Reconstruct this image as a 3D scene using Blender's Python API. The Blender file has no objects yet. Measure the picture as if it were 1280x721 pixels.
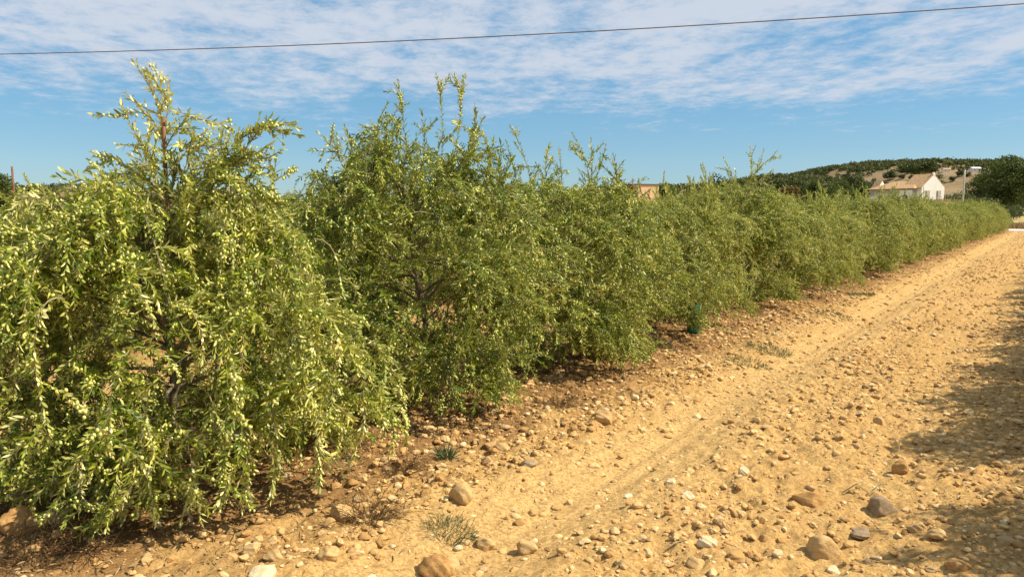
import bpy, math, numpy as np
from math import radians as R_, sin, cos, pi
from mathutils import Vector

scene = bpy.context.scene
C = scene.collection
rng = np.random.default_rng(7)

# ------------------------------------------------------------------ camera frame
TH = R_(36.1); PITCH = R_(5.92); FPX = 931.0
CAM = np.array([4.32, 0.0, 1.70])
Fh = np.array([-sin(TH), cos(TH), 0.0]); Rt = np.array([cos(TH), sin(TH), 0.0])
fv = Fh*cos(PITCH) + np.array([0, 0, -sin(PITCH)])
uv = Fh*sin(PITCH) + np.array([0, 0, cos(PITCH)])

def at(px, py, D):
    """world point seen at a photo pixel (1280x721), D metres ahead on the level"""
    d = fv + Rt*(px-640)/FPX + uv*(360.5-py)/FPX
    return CAM + d*(D/float(d @ Fh))

def proj(P):
    q = np.asarray(P, float) - CAM
    w = q @ fv
    return 640+FPX*(q @ Rt)/w, 360.5-FPX*(q @ uv)/w, w

def gxy(Xc, D):
    p = CAM + Rt*Xc + Fh*D
    return p[0], p[1]

# ------------------------------------------------------------------ noise
def _hash(ix, iy, seed):
    h = (ix.astype(np.int64)*374761393 + iy.astype(np.int64)*668265263 + seed*1442695041) & 0xffffffff
    h = ((h ^ (h >> 13))*1274126177) & 0xffffffff
    h = (h ^ (h >> 16)) & 0xffffffff
    return h/4294967295.0

def vnoise(x, y, seed=0):
    x = np.asarray(x, float); y = np.asarray(y, float)
    ix = np.floor(x); iy = np.floor(y); fx = x-ix; fy = y-iy
    fx = fx*fx*fx*(fx*(fx*6-15)+10); fy = fy*fy*fy*(fy*(fy*6-15)+10)
    a = _hash(ix, iy, seed); b = _hash(ix+1, iy, seed); c = _hash(ix, iy+1, seed); d = _hash(ix+1, iy+1, seed)
    return (a*(1-fx)+b*fx)*(1-fy)+(c*(1-fx)+d*fx)*fy*1.0

def sstep(a, b, x):
    t = np.clip((x-a)/(b-a), 0, 1); return t*t*(3-2*t)

ROAD_D = 79.0        # the pale road crosses ahead of the camera, this many metres along the row
def ground_h(x, y):
    x = np.asarray(x, float); y = np.asarray(y, float)
    near = 1-sstep(60, 90, np.abs(y))
    h = 0.05*(vnoise(x*.9, y*.45, 1)-.5)
    wob = 0.25*(vnoise(y*.25, y*0, 9)-.5)
    xs = x + wob
    band = lambda c, w: np.exp(-((xs-c)/w)**2)
    smooth = np.clip(band(2.0, .42)+.35*band(3.5, .45), 0, 1)
    rough = 1-.72*smooth
    h = h + rough*(0.030*(vnoise(x*5, y*4, 2)-.5)+0.038*(vnoise(x*11, y*9, 3)-.5)+0.030*(vnoise(x*24, y*22, 4)-.5)+.030*(vnoise(x*52, y*50, 12)-.5))
    h = h - .05*band(2.0, .26) + .035*band(1.45, .2) + .03*band(2.5, .22) - .025*band(3.5, .25) + .015*band(3.0, .15)
    # lengthwise tyre ribs
    h = h + .006*np.sin(xs*38)*band(2.0, .35)*vnoise(x*2, y*.7, 8)
    # raised planting ridge under the trees
    for c in (0.0, -5.41, -10.82, -16.23, 5.41):
        h = h + .10*np.exp(-((x-c)/.75)**2)
    h = h*near
    # gentle rise far off behind the road
    return h + 1.5*sstep(95, 170, y)

# ------------------------------------------------------------------ mesh helpers
def tag(o, label=None, cat=None, group=None, kind=None):
    if label: o['label'] = label
    if cat: o['category'] = cat
    if group: o['group'] = group
    if kind: o['kind'] = kind
    return o

def raw_mesh(name, V, faces, mats, smooth=False, rnd=None, matidx=None, extra=None):
    """V (n,3); faces = (m,k) array or a list of tuples; rnd = per-vertex float attribute"""
    me = bpy.data.meshes.new(name)
    V = np.ascontiguousarray(V, np.float32)
    if isinstance(faces, np.ndarray):
        m, k = faces.shape
        me.vertices.add(len(V)); me.vertices.foreach_set('co', V.ravel())
        me.loops.add(m*k); me.loops.foreach_set('vertex_index', faces.astype(np.int32).ravel())
        me.polygons.add(m); me.polygons.foreach_set('loop_start', (np.arange(m)*k).astype(np.int32))
        me.polygons.foreach_set('loop_total', np.full(m, k, np.int32))
    else:
        me.from_pydata([tuple(map(float, v)) for v in V], [], [tuple(int(i) for i in f) for f in faces])
    for mt in (mats if isinstance(mats, (list, tuple)) else [mats]): me.materials.append(mt)
    n = len(me.polygons)
    me.polygons.foreach_set('use_smooth', np.full(n, bool(smooth)))
    if matidx is not None: me.polygons.foreach_set('material_index', np.asarray(matidx, np.int32))
    if rnd is not None:
        a = me.attributes.new('rnd', 'FLOAT', 'POINT'); a.data.foreach_set('value', np.asarray(rnd, np.float32))
    if extra is not None:
        for k_, vals in extra.items():
            a = me.attributes.new(k_, 'FLOAT', 'POINT'); a.data.foreach_set('value', np.asarray(vals, np.float32))
    me.update(calc_edges=True)
    return me

def link(name, me, parent=None, loc=None):
    o = bpy.data.objects.new(name, me); C.objects.link(o)
    if parent is not None: o.parent = parent
    if loc is not None: o.location = tuple(map(float, loc))
    return o

def empty(name, loc, rz=0):
    o = bpy.data.objects.new(name, None); C.objects.link(o)
    o.location = tuple(map(float, loc)); o.rotation_euler = (0, 0, rz); o.empty_display_size = .2
    return o

def ico(sub):
    t = (1+5**.5)/2
    V = [(-1,t,0),(1,t,0),(-1,-t,0),(1,-t,0),(0,-1,t),(0,1,t),(0,-1,-t),(0,1,-t),(t,0,-1),(t,0,1),(-t,0,-1),(-t,0,1)]
    F = [(0,11,5),(0,5,1),(0,1,7),(0,7,10),(0,10,11),(1,5,9),(5,11,4),(11,10,2),(10,7,6),(7,1,8),(3,9,4),(3,4,2),(3,2,6),(3,6,8),(3,8,9),(4,9,5),(2,4,11),(6,2,10),(8,6,7),(9,8,1)]
    V = [np.array(v)/np.linalg.norm(v) for v in V]
    for _ in range(sub):
        cache = {}; NF = []
        def mid(a, b):
            k = (min(a, b), max(a, b))
            if k not in cache:
                m = V[a]+V[b]; V.append(m/np.linalg.norm(m)); cache[k] = len(V)-1
            return cache[k]
        for a, b, c in F:
            ab, bc, ca = mid(a, b), mid(b, c), mid(c, a)
            NF += [(a, ab, ca), (b, bc, ab), (c, ca, bc), (ab, bc, ca)]
        F = NF
    return np.array(V), np.array(F)
ICO = {k: ico(k) for k in (0, 1, 2, 3)}

class MB:
    """collects simple solids into one mesh"""
    def __init__(s): s.V = []; s.F = []; s.M = []
    def add(s, V, F, m=0):
        b = len(s.V); s.V += [tuple(map(float, v)) for v in V]; s.F += [tuple(b+i for i in f) for f in F]; s.M += [m]*len(F)
    def prism(s, poly, vec, m=0):
        """poly: list of 3d points, extruded by vec"""
        n = len(poly); P = [np.array(p, float) for p in poly]; Q = [p+np.array(vec, float) for p in P]
        s.add(P+Q, [tuple(range(n))[::-1], tuple(range(n, 2*n))]+[(i, (i+1) % n, (i+1) % n+n, i+n) for i in range(n)], m)
    def box(s, c, ax, ay, az, m=0):
        c = np.array(c, float); ax, ay, az = (np.array(a, float)/2 for a in (ax, ay, az))
        s.prism([c-ax-ay-az, c+ax-ay-az, c+ax+ay-az, c-ax+ay-az], az*2, m)
    def tube(s, P, r, n=8, m=0, cap=True):
        P = np.array(P, float); k = len(P); r = np.broadcast_to(r, (k,))
        V = tube_verts(P, r, n)
        F = [(i*n+j, i*n+(j+1) % n, (i+1)*n+(j+1) % n, (i+1)*n+j) for i in range(k-1) for j in range(n)]
        if cap: F += [tuple(range(n))[::-1], tuple(range((k-1)*n, k*n))]
        s.add(V, F, m)
    def build(s, name, mats, parent=None, loc=None, smooth=False):
        me = raw_mesh(name, np.array(s.V), s.F, mats, smooth, matidx=s.M)
        return link(name, me, parent, loc)

def tube_verts(P, r, n):
    T = np.gradient(P, axis=0); T /= np.linalg.norm(T, axis=1)[:, None]+1e-9
    ref = np.array([0, 0, 1.0]) if abs(T[:, 2]).mean() < .8 else np.array([1.0, 0, 0])
    A = np.cross(T, ref); A /= np.linalg.norm(A, axis=1)[:, None]+1e-9
    B = np.cross(T, A)
    a = np.arange(n)/n*2*pi
    return (P[:, None, :] + r[:, None, None]*(A[:, None, :]*np.cos(a)[None, :, None]+B[:, None, :]*np.sin(a)[None, :, None])).reshape(-1, 3)

# ------------------------------------------------------------------ materials
def new_mat(name):
    m = bpy.data.materials.new(name); m.use_nodes = True
    nt = m.node_tree; nt.nodes.clear()
    out = nt.nodes.new('ShaderNodeOutputMaterial')
    return m, nt, out
def N(nt, typ, **kw):
    n = nt.nodes.new(typ)
    for k, v in kw.items():
        if hasattr(n, k) and k not in ('inputs',): setattr(n, k, v)
    return n
def ramp(nt, fac, stops):
    r = nt.nodes.new('ShaderNodeValToRGB'); e = r.color_ramp.elements
    while len(e) < len(stops): e.new(.5)
    for el, (p, c) in zip(e, stops): el.position = p; el.color = (*c, 1)
    nt.links.new(fac, r.inputs[0]); return r.outputs[0]
def mixc(nt, fac, a, b, typ='MIX'):
    m = nt.nodes.new('ShaderNodeMix'); m.data_type = 'RGBA'; m.blend_type = typ
    for inp, v in ((0, fac), (6, a), (7, b)):
        if hasattr(v, 'is_output'): nt.links.new(v, m.inputs[inp])
        else: m.inputs[inp].default_value = v if inp == 0 else (*v, 1)
    return m.outputs[2]
def mth(nt, op, a, b=None, c=None):
    m = nt.nodes.new('ShaderNodeMath'); m.operation = op
    for i, v in enumerate((a, b, c)):
        if v is None: continue
        if hasattr(v, 'is_output'): nt.links.new(v, m.inputs[i])
        else: m.inputs[i].default_value = v
    return m.outputs[0]
def mrange(nt, v, a, b, c=0., d=1., smooth=True):
    m = nt.nodes.new('ShaderNodeMapRange'); m.interpolation_type = 'SMOOTHSTEP' if smooth else 'LINEAR'
    nt.links.new(v, m.inputs[0])
    for i, x in enumerate((a, b, c, d)): m.inputs[i+1].default_value = x
    return m.outputs[0]
def noise(nt, vec, scale, detail=5, rough=.6, dist=0.):
    n = nt.nodes.new('ShaderNodeTexNoise'); n.inputs['Scale'].default_value = scale
    n.inputs['Detail'].default_value = detail; n.inputs['Roughness'].default_value = rough; n.inputs['Distortion'].default_value = dist
    if vec is not None: nt.links.new(vec, n.inputs['Vector'])
    return n.outputs['Fac']
def objco(nt):
    return nt.nodes.new('ShaderNodeTexCoord').outputs['Object']
def bsdf(nt, out, col, rough=.8, bump=None, bstr=.3, bdist=.02, spec=.3):
    b = nt.nodes.new('ShaderNodeBsdfPrincipled')
    if hasattr(col, 'is_output'): nt.links.new(col, b.inputs['Base Color'])
    else: b.inputs['Base Color'].default_value = (*col, 1)
    b.inputs['Roughness'].default_value = rough
    b.inputs['Specular IOR Level'].default_value = spec
    if bump is not None:
        bn = nt.nodes.new('ShaderNodeBump'); bn.inputs['Strength'].default_value = bstr; bn.inputs['Distance'].default_value = bdist
        nt.links.new(bump, bn.inputs['Height']); nt.links.new(bn.outputs[0], b.inputs['Normal'])
    nt.links.new(b.outputs[0], out.inputs[0]); return b

def simple(name, c1, c2, scale=3., rough=.85, bstr=.25, bdist=.01, detail=6):
    m, nt, out = new_mat(name); co = objco(nt)
    f = noise(nt, co, scale, detail)
    bsdf(nt, out, ramp(nt, f, [(.3, c1), (.7, c2)]), rough, noise(nt, co, scale*6, 4), bstr, bdist)
    return m

def attr(nt, name):
    a = nt.nodes.new('ShaderNodeAttribute'); a.attribute_name = name; return a.outputs['Fac']

def leaf_mat(name, tops, backs, trans=.35, rough=.42, spec=.4, tcol=(.30, .38, .05)):
    m, nt, out = new_mat(name)
    r = attr(nt, 'rnd')
    g = nt.nodes.new('ShaderNodeNewGeometry')
    col = mixc(nt, g.outputs['Backfacing'], ramp(nt, r, tops), ramp(nt, r, backs))
    b = nt.nodes.new('ShaderNodeBsdfPrincipled'); nt.links.new(col, b.inputs['Base Color'])
    b.inputs['Roughness'].default_value = rough; b.inputs['Specular IOR Level'].default_value = spec
    t = nt.nodes.new('ShaderNodeBsdfTranslucent'); nt.links.new(mixc(nt, .5, col, tcol), t.inputs[0])
    mx = nt.nodes.new('ShaderNodeMixShader'); mx.inputs[0].default_value = trans
    nt.links.new(b.outputs[0], mx.inputs[1]); nt.links.new(t.outputs[0], mx.inputs[2]); nt.links.new(mx.outputs[0], out.inputs[0])
    return m

M = {}
M['olive_leaf'] = leaf_mat('olive_leaf', [(0, (.042, .085, .006)), (.35, (.12, .18, .010)), (.7, (.30, .33, .022)), (1, (.74, .66, .17))],
                           [(0, (.24, .30, .05)), (.55, (.50, .50, .13)), (1, (.84, .78, .38))], .24, .40, .34, (.42, .44, .02))
M['tree_leaf'] = leaf_mat('tree_leaf', [(0, (.025, .038, .008)), (.6, (.05, .07, .012)), (1, (.10, .125, .022))],
                          [(0, (.04, .055, .012)), (1, (.10, .13, .035))], .2, .6, .25, (.08, .12, .02))
M['bush_leaf'] = leaf_mat('bush_leaf', [(0, (.05, .08, .018)), (.6, (.085, .12, .03)), (1, (.14, .17, .05))],
                          [(0, (.06, .09, .03)), (1, (.14, .16, .06))], .2, .6, .25, (.12, .15, .03))
M['hill_leaf'] = leaf_mat('hill_leaf', [(0, (.055, .064, .02)), (.6, (.09, .098, .03)), (1, (.15, .15, .05))], [(0, (.05, .065, .02)), (1, (.12, .14, .045))], .2, .7, .15, (.12, .14, .03))
M['mid_leaf'] = leaf_mat('mid_leaf', [(0, (.028, .05, .010)), (.6, (.06, .09, .016)), (1, (.12, .16, .03))], [(0, (.05, .07, .02)), (1, (.12, .15, .04))], .3, .6, .25, (.16, .2, .03))
M['rust_leaf'] = leaf_mat('rust_leaf', [(0, (.10, .075, .02)), (1, (.18, .13, .035))], [(0, (.11, .08, .02)), (1, (.18, .13, .04))], .2, .6, .2, (.2, .1, .02))
M['weed_leaf'] = leaf_mat('weed_leaf', [(0, (.05, .08, .03)), (1, (.14, .17, .08))], [(0, (.08, .11, .05)), (1, (.17, .2, .1))], .25, .6, .2, (.12, .15, .04))
M['dry_stem'] = leaf_mat('dry_stem', [(0, (.12, .07, .03)), (.6, (.28, .18, .08)), (1, (.45, .33, .17))], [(0, (.14, .08, .03)), (1, (.40, .28, .14))], .1, .8, .1, (.3, .2, .08))

def bark():
    m, nt, out = new_mat('olive_bark'); co = objco(nt)
    f = noise(nt, co, 25, 6)
    bsdf(nt, out, ramp(nt, f, [(.3, (.10, .075, .045)), (.7, (.26, .21, .13))]), .85, noise(nt, co, 90, 5), .6, .01); return m
M['bark'] = bark()
M['twig'] = simple('olive_twig', (.22, .18, .09), (.36, .30, .16), 20, .7, .2)
M['stake'] = simple('cane_stake', (.13, .06, .03), (.25, .125, .06), 14, .7, .3)

def fruit():
    m, nt, out = new_mat('green_olive'); r = attr(nt, 'rnd')
    col = ramp(nt, r, [(0, (.36, .42, .07)), (.5, (.52, .55, .12)), (1, (.70, .66, .24))])
    b = bsdf(nt, out, col, .32, spec=.5)
    b.inputs['Subsurface Weight'].default_value = 0.0
    return m
M['olive'] = fruit()

def soil():
    m, nt, out = new_mat('ochre_soil'); co = objco(nt)
    sep = nt.nodes.new('ShaderNodeSeparateXYZ'); nt.links.new(co, sep.inputs[0]); x = sep.outputs[0]; y = sep.outputs[1]
    big = noise(nt, co, .55, 5, .6); med = noise(nt, co, 5, 6, .7); fine = noise(nt, co, 45, 6, .75); grit = noise(nt, co, 190, 3, .7)
    base = ramp(nt, med, [(.25, (.33, .195, .067)), (.5, (.465, .29, .105)), (.75, (.57, .385, .16))])
    base = mixc(nt, mrange(nt, big, .35, .65, 0, .5), base, (.53, .355, .14))
    # worn smooth wheel strip: finer and paler
    wx = mth(nt, 'ADD', x, mrange(nt, noise(nt, co, .35, 2), .2, .8, -.25, .25))
    strip = mth(nt, 'MULTIPLY', mrange(nt, wx, 1.45, 1.8, 0, 1), mrange(nt, wx, 2.2, 2.7, 1, 0))
    base = mixc(nt, mth(nt, 'MULTIPLY', strip, .52), base, (.58, .395, .165))
    # reddish litter-covered soil under every tree row (5.41 m apart), darkened to hold the trees' shade
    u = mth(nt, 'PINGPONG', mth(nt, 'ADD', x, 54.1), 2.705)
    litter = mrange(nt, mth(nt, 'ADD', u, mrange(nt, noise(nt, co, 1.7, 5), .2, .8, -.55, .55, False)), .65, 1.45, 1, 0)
    litter_shade = ramp(nt, fine, [(.3, (.055, .026, .012)), (.5, (.15, .078, .032)), (.7, (.36, .21, .09))])
    base = mixc(nt, mth(nt, 'MULTIPLY', litter, .92), base, litter_shade)
    base = mixc(nt, mrange(nt, fine, .38, .60, .75, 0), base, (.24, .125, .042))
    base = mixc(nt, mrange(nt, grit, .60, .70, 0, .55), base, (.78, .60, .33))
    # dry grass field past the road
    far = mrange(nt, y, 81, 84, 0, 1)
    fcol = ramp(nt, noise(nt, co, .6, 6, .7), [(.3, (.16, .13, .05)), (.5, (.38, .29, .12)), (.7, (.50, .38, .18))])
    base = mixc(nt, far, base, fcol)
    hsum = mth(nt, 'ADD', mth(nt, 'MULTIPLY', fine, 1.0), mth(nt, 'MULTIPLY', grit, .35))
    bsdf(nt, out, base, .95, hsum, .55, .018, spec=.1); return m
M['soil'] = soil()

def stone_mat(name, objrand):
    m, nt, out = new_mat(name); co = objco(nt)
    if objrand: r = nt.nodes.new('ShaderNodeObjectInfo').outputs['Random']
    else: r = attr(nt, 'rnd')
    col = ramp(nt, r, [(0, (.34, .19, .07)), (.3, (.48, .29, .11)), (.62, (.60, .40, .18)), (.86, (.66, .48, .25)), (.92, (.36, .23, .11)), (.985, (.72, .56, .33)), (1, (.82, .70, .46))])
    f = noise(nt, co, 3.0 if objrand else 30, 6, .65)
    col = mixc(nt, mrange(nt, f, .35, .7, 0, .55), col, (.50, .29, .10))
    bsdf(nt, out, col, .88, noise(nt, co, 9 if objrand else 80, 6, .7), .45, .05 if objrand else .006, spec=.15); return m
M['stone'] = stone_mat('field_stone', True); M['gravel'] = stone_mat('gravel', False)
def fixed_stone(name, c1, c2):
    m, nt, out = new_mat(name); co = objco(nt); f = noise(nt, co, 2.2, 7, .7)
    bsdf(nt, out, ramp(nt, f, [(.3, c1), (.7, c2)]), .75, noise(nt, co, 10, 6, .7), .4, .05, spec=.25); return m
M['stone_grey'] = fixed_stone('grey_brown_stone', (.20, .135, .075), (.42, .30, .17))
M['stone_tan'] = fixed_stone('tan_stone', (.42, .25, .09), (.62, .42, .19))
M['stone_pale'] = fixed_stone('pale_stone', (.60, .45, .24), (.76, .63, .40))
M['stone_rust'] = fixed_stone('rust_stone', (.30, .15, .05), (.55, .32, .11))
M['white_wall'] = simple('white_render', (.78, .74, .66), (.86, .82, .75), 1.2, .9, .1)
M['shade_grey'] = simple('shade_grey_render', (.40, .35, .28), (.50, .44, .36), 1.5, .9, .1)  # shade under the wing's eaves put into this grey; window panes share it
M['orange_wall'] = simple('orange_brick', (.58, .36, .20), (.68, .44, .27), 2.5, .9, .2)
M['dark_glass'] = simple('window_shutter', (.10, .09, .08), (.16, .14, .12), 4, .5, .0)
M['tan_shutter'] = simple('tan_shutter', (.45, .32, .20), (.55, .40, .26), 4, .6, .1)
M['pole'] = simple('pole_concrete', (.42, .38, .31), (.55, .50, .42), 5, .85, .1)
M['wood_pole'] = simple('wood_pole', (.20, .13, .08), (.32, .22, .14), 8, .85, .2)
M['road'] = simple('pale_road', (.62, .56, .48), (.74, .69, .60), 3, .9, .2)
M['cable'] = simple('cable', (.12, .09, .08), (.20, .15, .13), 5, .6, 0)
M['guard'] = simple('green_plastic', (.004, .12, .07), (.01, .20, .12), 8, .5, .2)
M['tar'] = simple('dark_roof', (.05, .05, .05), (.1, .09, .08), 4, .9, .1)
M['feather'] = simple('dark_feather', (.02, .02, .02), (.05, .05, .05), 20, .8, 0)
M['white_plastic'] = simple('white_plastic', (.75, .75, .72), (.82, .82, .8), 8, .5, 0)
def tiles():
    m, nt, out = new_mat('clay_tiles'); co = objco(nt)
    w = nt.nodes.new('ShaderNodeTexWave'); w.inputs['Scale'].default_value = 2.2; w.inputs['Distortion'].default_value = .6; nt.links.new(co, w.inputs[0])
    f = noise(nt, co, 2.5, 6, .7)
    bsdf(nt, out, ramp(nt, f, [(.25, (.34, .20, .09)), (.5, (.50, .31, .15)), (.75, (.60, .42, .23))]), .9, w.outputs['Fac'], .6, .05); return m
M['tiles'] = tiles()
def hillm():
    m, nt, out = new_mat('hill_ground'); co = objco(nt)
    bsdf(nt, out, ramp(nt, noise(nt, co, .02, 8, .7), [(.3, (.10, .08, .035)), (.5, (.21, .145, .07)), (.7, (.29, .20, .10))]), .95, noise(nt, co, .2, 6), .5, 2.); return m
M['hill'] = hillm()

# ------------------------------------------------------------------ ground
def stretch(n, c, core, ext, p):
    t = np.linspace(-1, 1, n); s = core*t + (ext-core)*np.sign(t)*np.abs(t)**p
    return c+s
gx = stretch(620, 2.2, 5.2, 2500, 9.0); gy = stretch(860, 6.5, 9.5, 3500, 9.0)
GX, GY = np.meshgrid(gx, gy, indexing='ij')
GZ = ground_h(GX, GY)
nx, ny = len(gx), len(gy)
idx = np.arange(nx*ny).reshape(nx, ny)
F = np.stack([idx[:-1, :-1], idx[1:, :-1], idx[1:, 1:], idx[:-1, 1:]], -1).reshape(-1, 4)
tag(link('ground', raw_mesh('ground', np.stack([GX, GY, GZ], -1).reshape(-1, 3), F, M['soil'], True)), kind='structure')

# pale road crossing beyond the end of the rows
xs = np.linspace(-140, 160, 160)
cen = ROAD_D + .05*xs*0 + .6*np.sin(xs*.03)
V = []; 
for i, x in enumerate(xs):
    for dy in (-1.7, -1.2, 0, 1.2, 1.7):
        V.append((x, cen[i]+dy, ground_h(x, cen[i]+dy)+(.02 if abs(dy) > 1.5 else .10)))
F = np.array([(i*5+j, (i+1)*5+j, (i+1)*5+j+1, i*5+j+1) for i in range(len(xs)-1) for j in range(4)])
tag(link('road', raw_mesh('road', np.array(V), F, M['road'], True)), kind='structure')

# ------------------------------------------------------------------ leaves, fruit, wood
def leaf_mesh(name, P, D, Nn, L, Wd, rnd, mat, shape='lance'):
    """P base, D direction, Nn upper side normal: one folded leaf of 4 triangles each"""
    n = len(P)
    D = D/(np.linalg.norm(D, axis=1)[:, None]+1e-9)
    Nn = Nn - D*(Nn*D).sum(1)[:, None]; Nn /= np.linalg.norm(Nn, axis=1)[:, None]+1e-9
    S = np.cross(D, Nn)
    L = L[:, None]; Wd = Wd[:, None]
    v = np.empty((n, 6, 3))
    v[:, 0] = P
    v[:, 1] = P + D*L*.30 - S*Wd*.46 + Nn*Wd*.14
    v[:, 2] = P + D*L*.30 + S*Wd*.46 + Nn*Wd*.14
    v[:, 3] = P + D*L*.70 - S*Wd*.42 + Nn*Wd*.02
    v[:, 4] = P + D*L*.70 + S*Wd*.42 + Nn*Wd*.02
    v[:, 5] = P + D*L - Nn*L*.10
    base = (np.arange(n)*6)[:, None, None]
    f = base + np.array([[0, 2, 1], [1, 2, 4], [1, 4, 3], [3, 4, 5]])[None]
    return raw_mesh(name, v.reshape(-1, 3), f.reshape(-1, 3), mat, False, np.repeat(rnd, 6))

def blobs_mesh(name, P, Rr, rnd, mat, sub=0, elong=None, jitter=0, smooth=True, r=None):
    V0, F0 = ICO[sub]; n = len(P)
    V = V0[None]*np.asarray(Rr)[:, None, None]
    if elong is not None: V = V*elong[:, None, :]
    if jitter: V = V*(1+jitter*(r.random((n, len(V0), 1))-.5))
    if r is not None:
        a = r.random(n)*2*pi; ca, sa = np.cos(a)[:, None], np.sin(a)[:, None]
        V = np.stack([V[:, :, 0]*ca-V[:, :, 1]*sa, V[:, :, 0]*sa+V[:, :, 1]*ca, V[:, :, 2]], -1)
    V = V + P[:, None, :]
    Fc = (np.arange(n)*len(V0))[:, None, None]+F0[None]
    return raw_mesh(name, V.reshape(-1, 3), Fc.reshape(-1, 3), mat, smooth, np.repeat(rnd, len(V0)))

def wood_mesh(name, lines, mat):
    Vs = []; Fs = []; b = 0
    for P, r, n in lines:
        k = len(P); Vs.append(tube_verts(P, r, n))
        i = np.arange(k-1)[:, None]; j = np.arange(n)[None]
        f = np.stack([i*n+j, i*n+(j+1) % n, (i+1)*n+(j+1) % n, (i+1)*n+j], -1).reshape(-1, 4)
        Fs.append(f+b); b += k*n
    return raw_mesh(name, np.concatenate(Vs), np.concatenate(Fs), mat, True)

CEIL = [None]     # (height, radius) of the crown being grown: shoots bend down when they reach its outside
def grow(r, p, d, length, step, droop, wander, zmin=.08):
    pts = [np.array(p, float)]; d = np.array(d, float); d /= np.linalg.norm(d); s = 0
    while s < length:
        if CEIL[0] and droop > 0:
            h_, R_m, ph, cn, st = CEIL[0]; q = pts[-1]; rad = math.hypot(q[0], q[1])/R_m; az_ = math.atan2(q[1], q[0])
            top = h_*(1-cn*rad*rad+.05*math.sin(3*az_+ph)+.04*math.sin(5*az_+2*ph))
            lim = 1+.12*math.sin(2*az_+ph)+.10*math.sin(5*az_-ph)
            d = d + np.array([0, 0, -max(0, q[2]-(top-.18))*st*step]) - np.array([q[0], q[1], 0])/R_m*max(0, rad-lim+.1)*14*step
        d = d + np.array([0, 0, -droop*step]) + r.normal(0, wander, 3)*step
        d /= np.linalg.norm(d)
        q = pts[-1]+d*step
        if q[2] < zmin: break
        pts.append(q); s += step
    return np.array(pts)

def smooth_line(ctrl, n=12):
    P = np.array(ctrl, float)
    if len(P) == 3:
        t = np.linspace(0, 1, n)[:, None]
        Q = 2*P[1]-.5*(P[0]+P[2])
        return (1-t)**2*P[0]+2*t*(1-t)*Q+t*t*P[2]
    return P

def leaves_along(r, lines, pair_gap, Lm, Wm, alpha=(28, 62), upmix=.8):
    """lines: list of (pts, t_from, size) -> arrays"""
    Ps, Ds, Ns, Ls, Ws, Os = [], [], [], [], [], []
    for P, t0, sz in lines:
        seg = np.linalg.norm(np.diff(P, axis=0), axis=1); cum = np.concatenate([[0], np.cumsum(seg)]); tot = cum[-1]
        if tot < .05: continue
        off = r.normal(0, .17); lsz = r.uniform(.78, 1.15); s = np.arange(t0*tot+.01, tot, pair_gap*sz); n = len(s)
        if n == 0: continue
        s = np.clip(s + r.normal(0, pair_gap*.15, n), 0, tot)
        Q = np.stack([np.interp(s, cum, P[:, a]) for a in range(3)], -1)
        Tn = np.stack([np.interp(np.clip(s+.02, 0, tot), cum, P[:, a]) for a in range(3)], -1)-np.stack([np.interp(np.clip(s-.02, 0, tot), cum, P[:, a]) for a in range(3)], -1)
        Tn /= np.linalg.norm(Tn, axis=1)[:, None]+1e-9
        ref = np.where(np.abs(Tn[:, 2:3]) > .8, np.array([[1., 0, 0]]), np.array([[0, 0, 1.]]))
        A = np.cross(Tn, ref); A /= np.linalg.norm(A, axis=1)[:, None]+1e-9; B = np.cross(Tn, A)
        ph = (np.arange(n) % 2)*pi/2 + r.normal(0, .4, n) + r.random()*6
        for side in (0, pi):
            keep = r.random(n) > .10
            a = ph+side; dirs = A*np.cos(a)[:, None]+B*np.sin(a)[:, None]
            al = np.radians(r.uniform(*alpha, n))[:, None]
            al = al*(1-.45*(s/tot)[:, None]**3)
            D = Tn*np.cos(al)+dirs*np.sin(al) + r.normal(0, .12, (n, 3))
            Nn = (Tn*np.sin(al)-dirs*np.cos(al))*1.0 + np.array([0, 0, upmix]) + r.normal(0, .35, (n, 3))
            L = Lm*lsz*r.uniform(.7, 1.2, n)*np.where(s/tot > .9, .75, 1); W = Wm*r.uniform(.8, 1.25, n)
            Ps.append(Q[keep]); Ds.append(D[keep]); Ns.append(Nn[keep]); Ls.append(L[keep]); Ws.append(W[keep]); Os.append(np.full(keep.sum(), off))
    return [np.concatenate(a) for a in (Ps, Ds, Ns, Ls, Ws, Os)]

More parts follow.
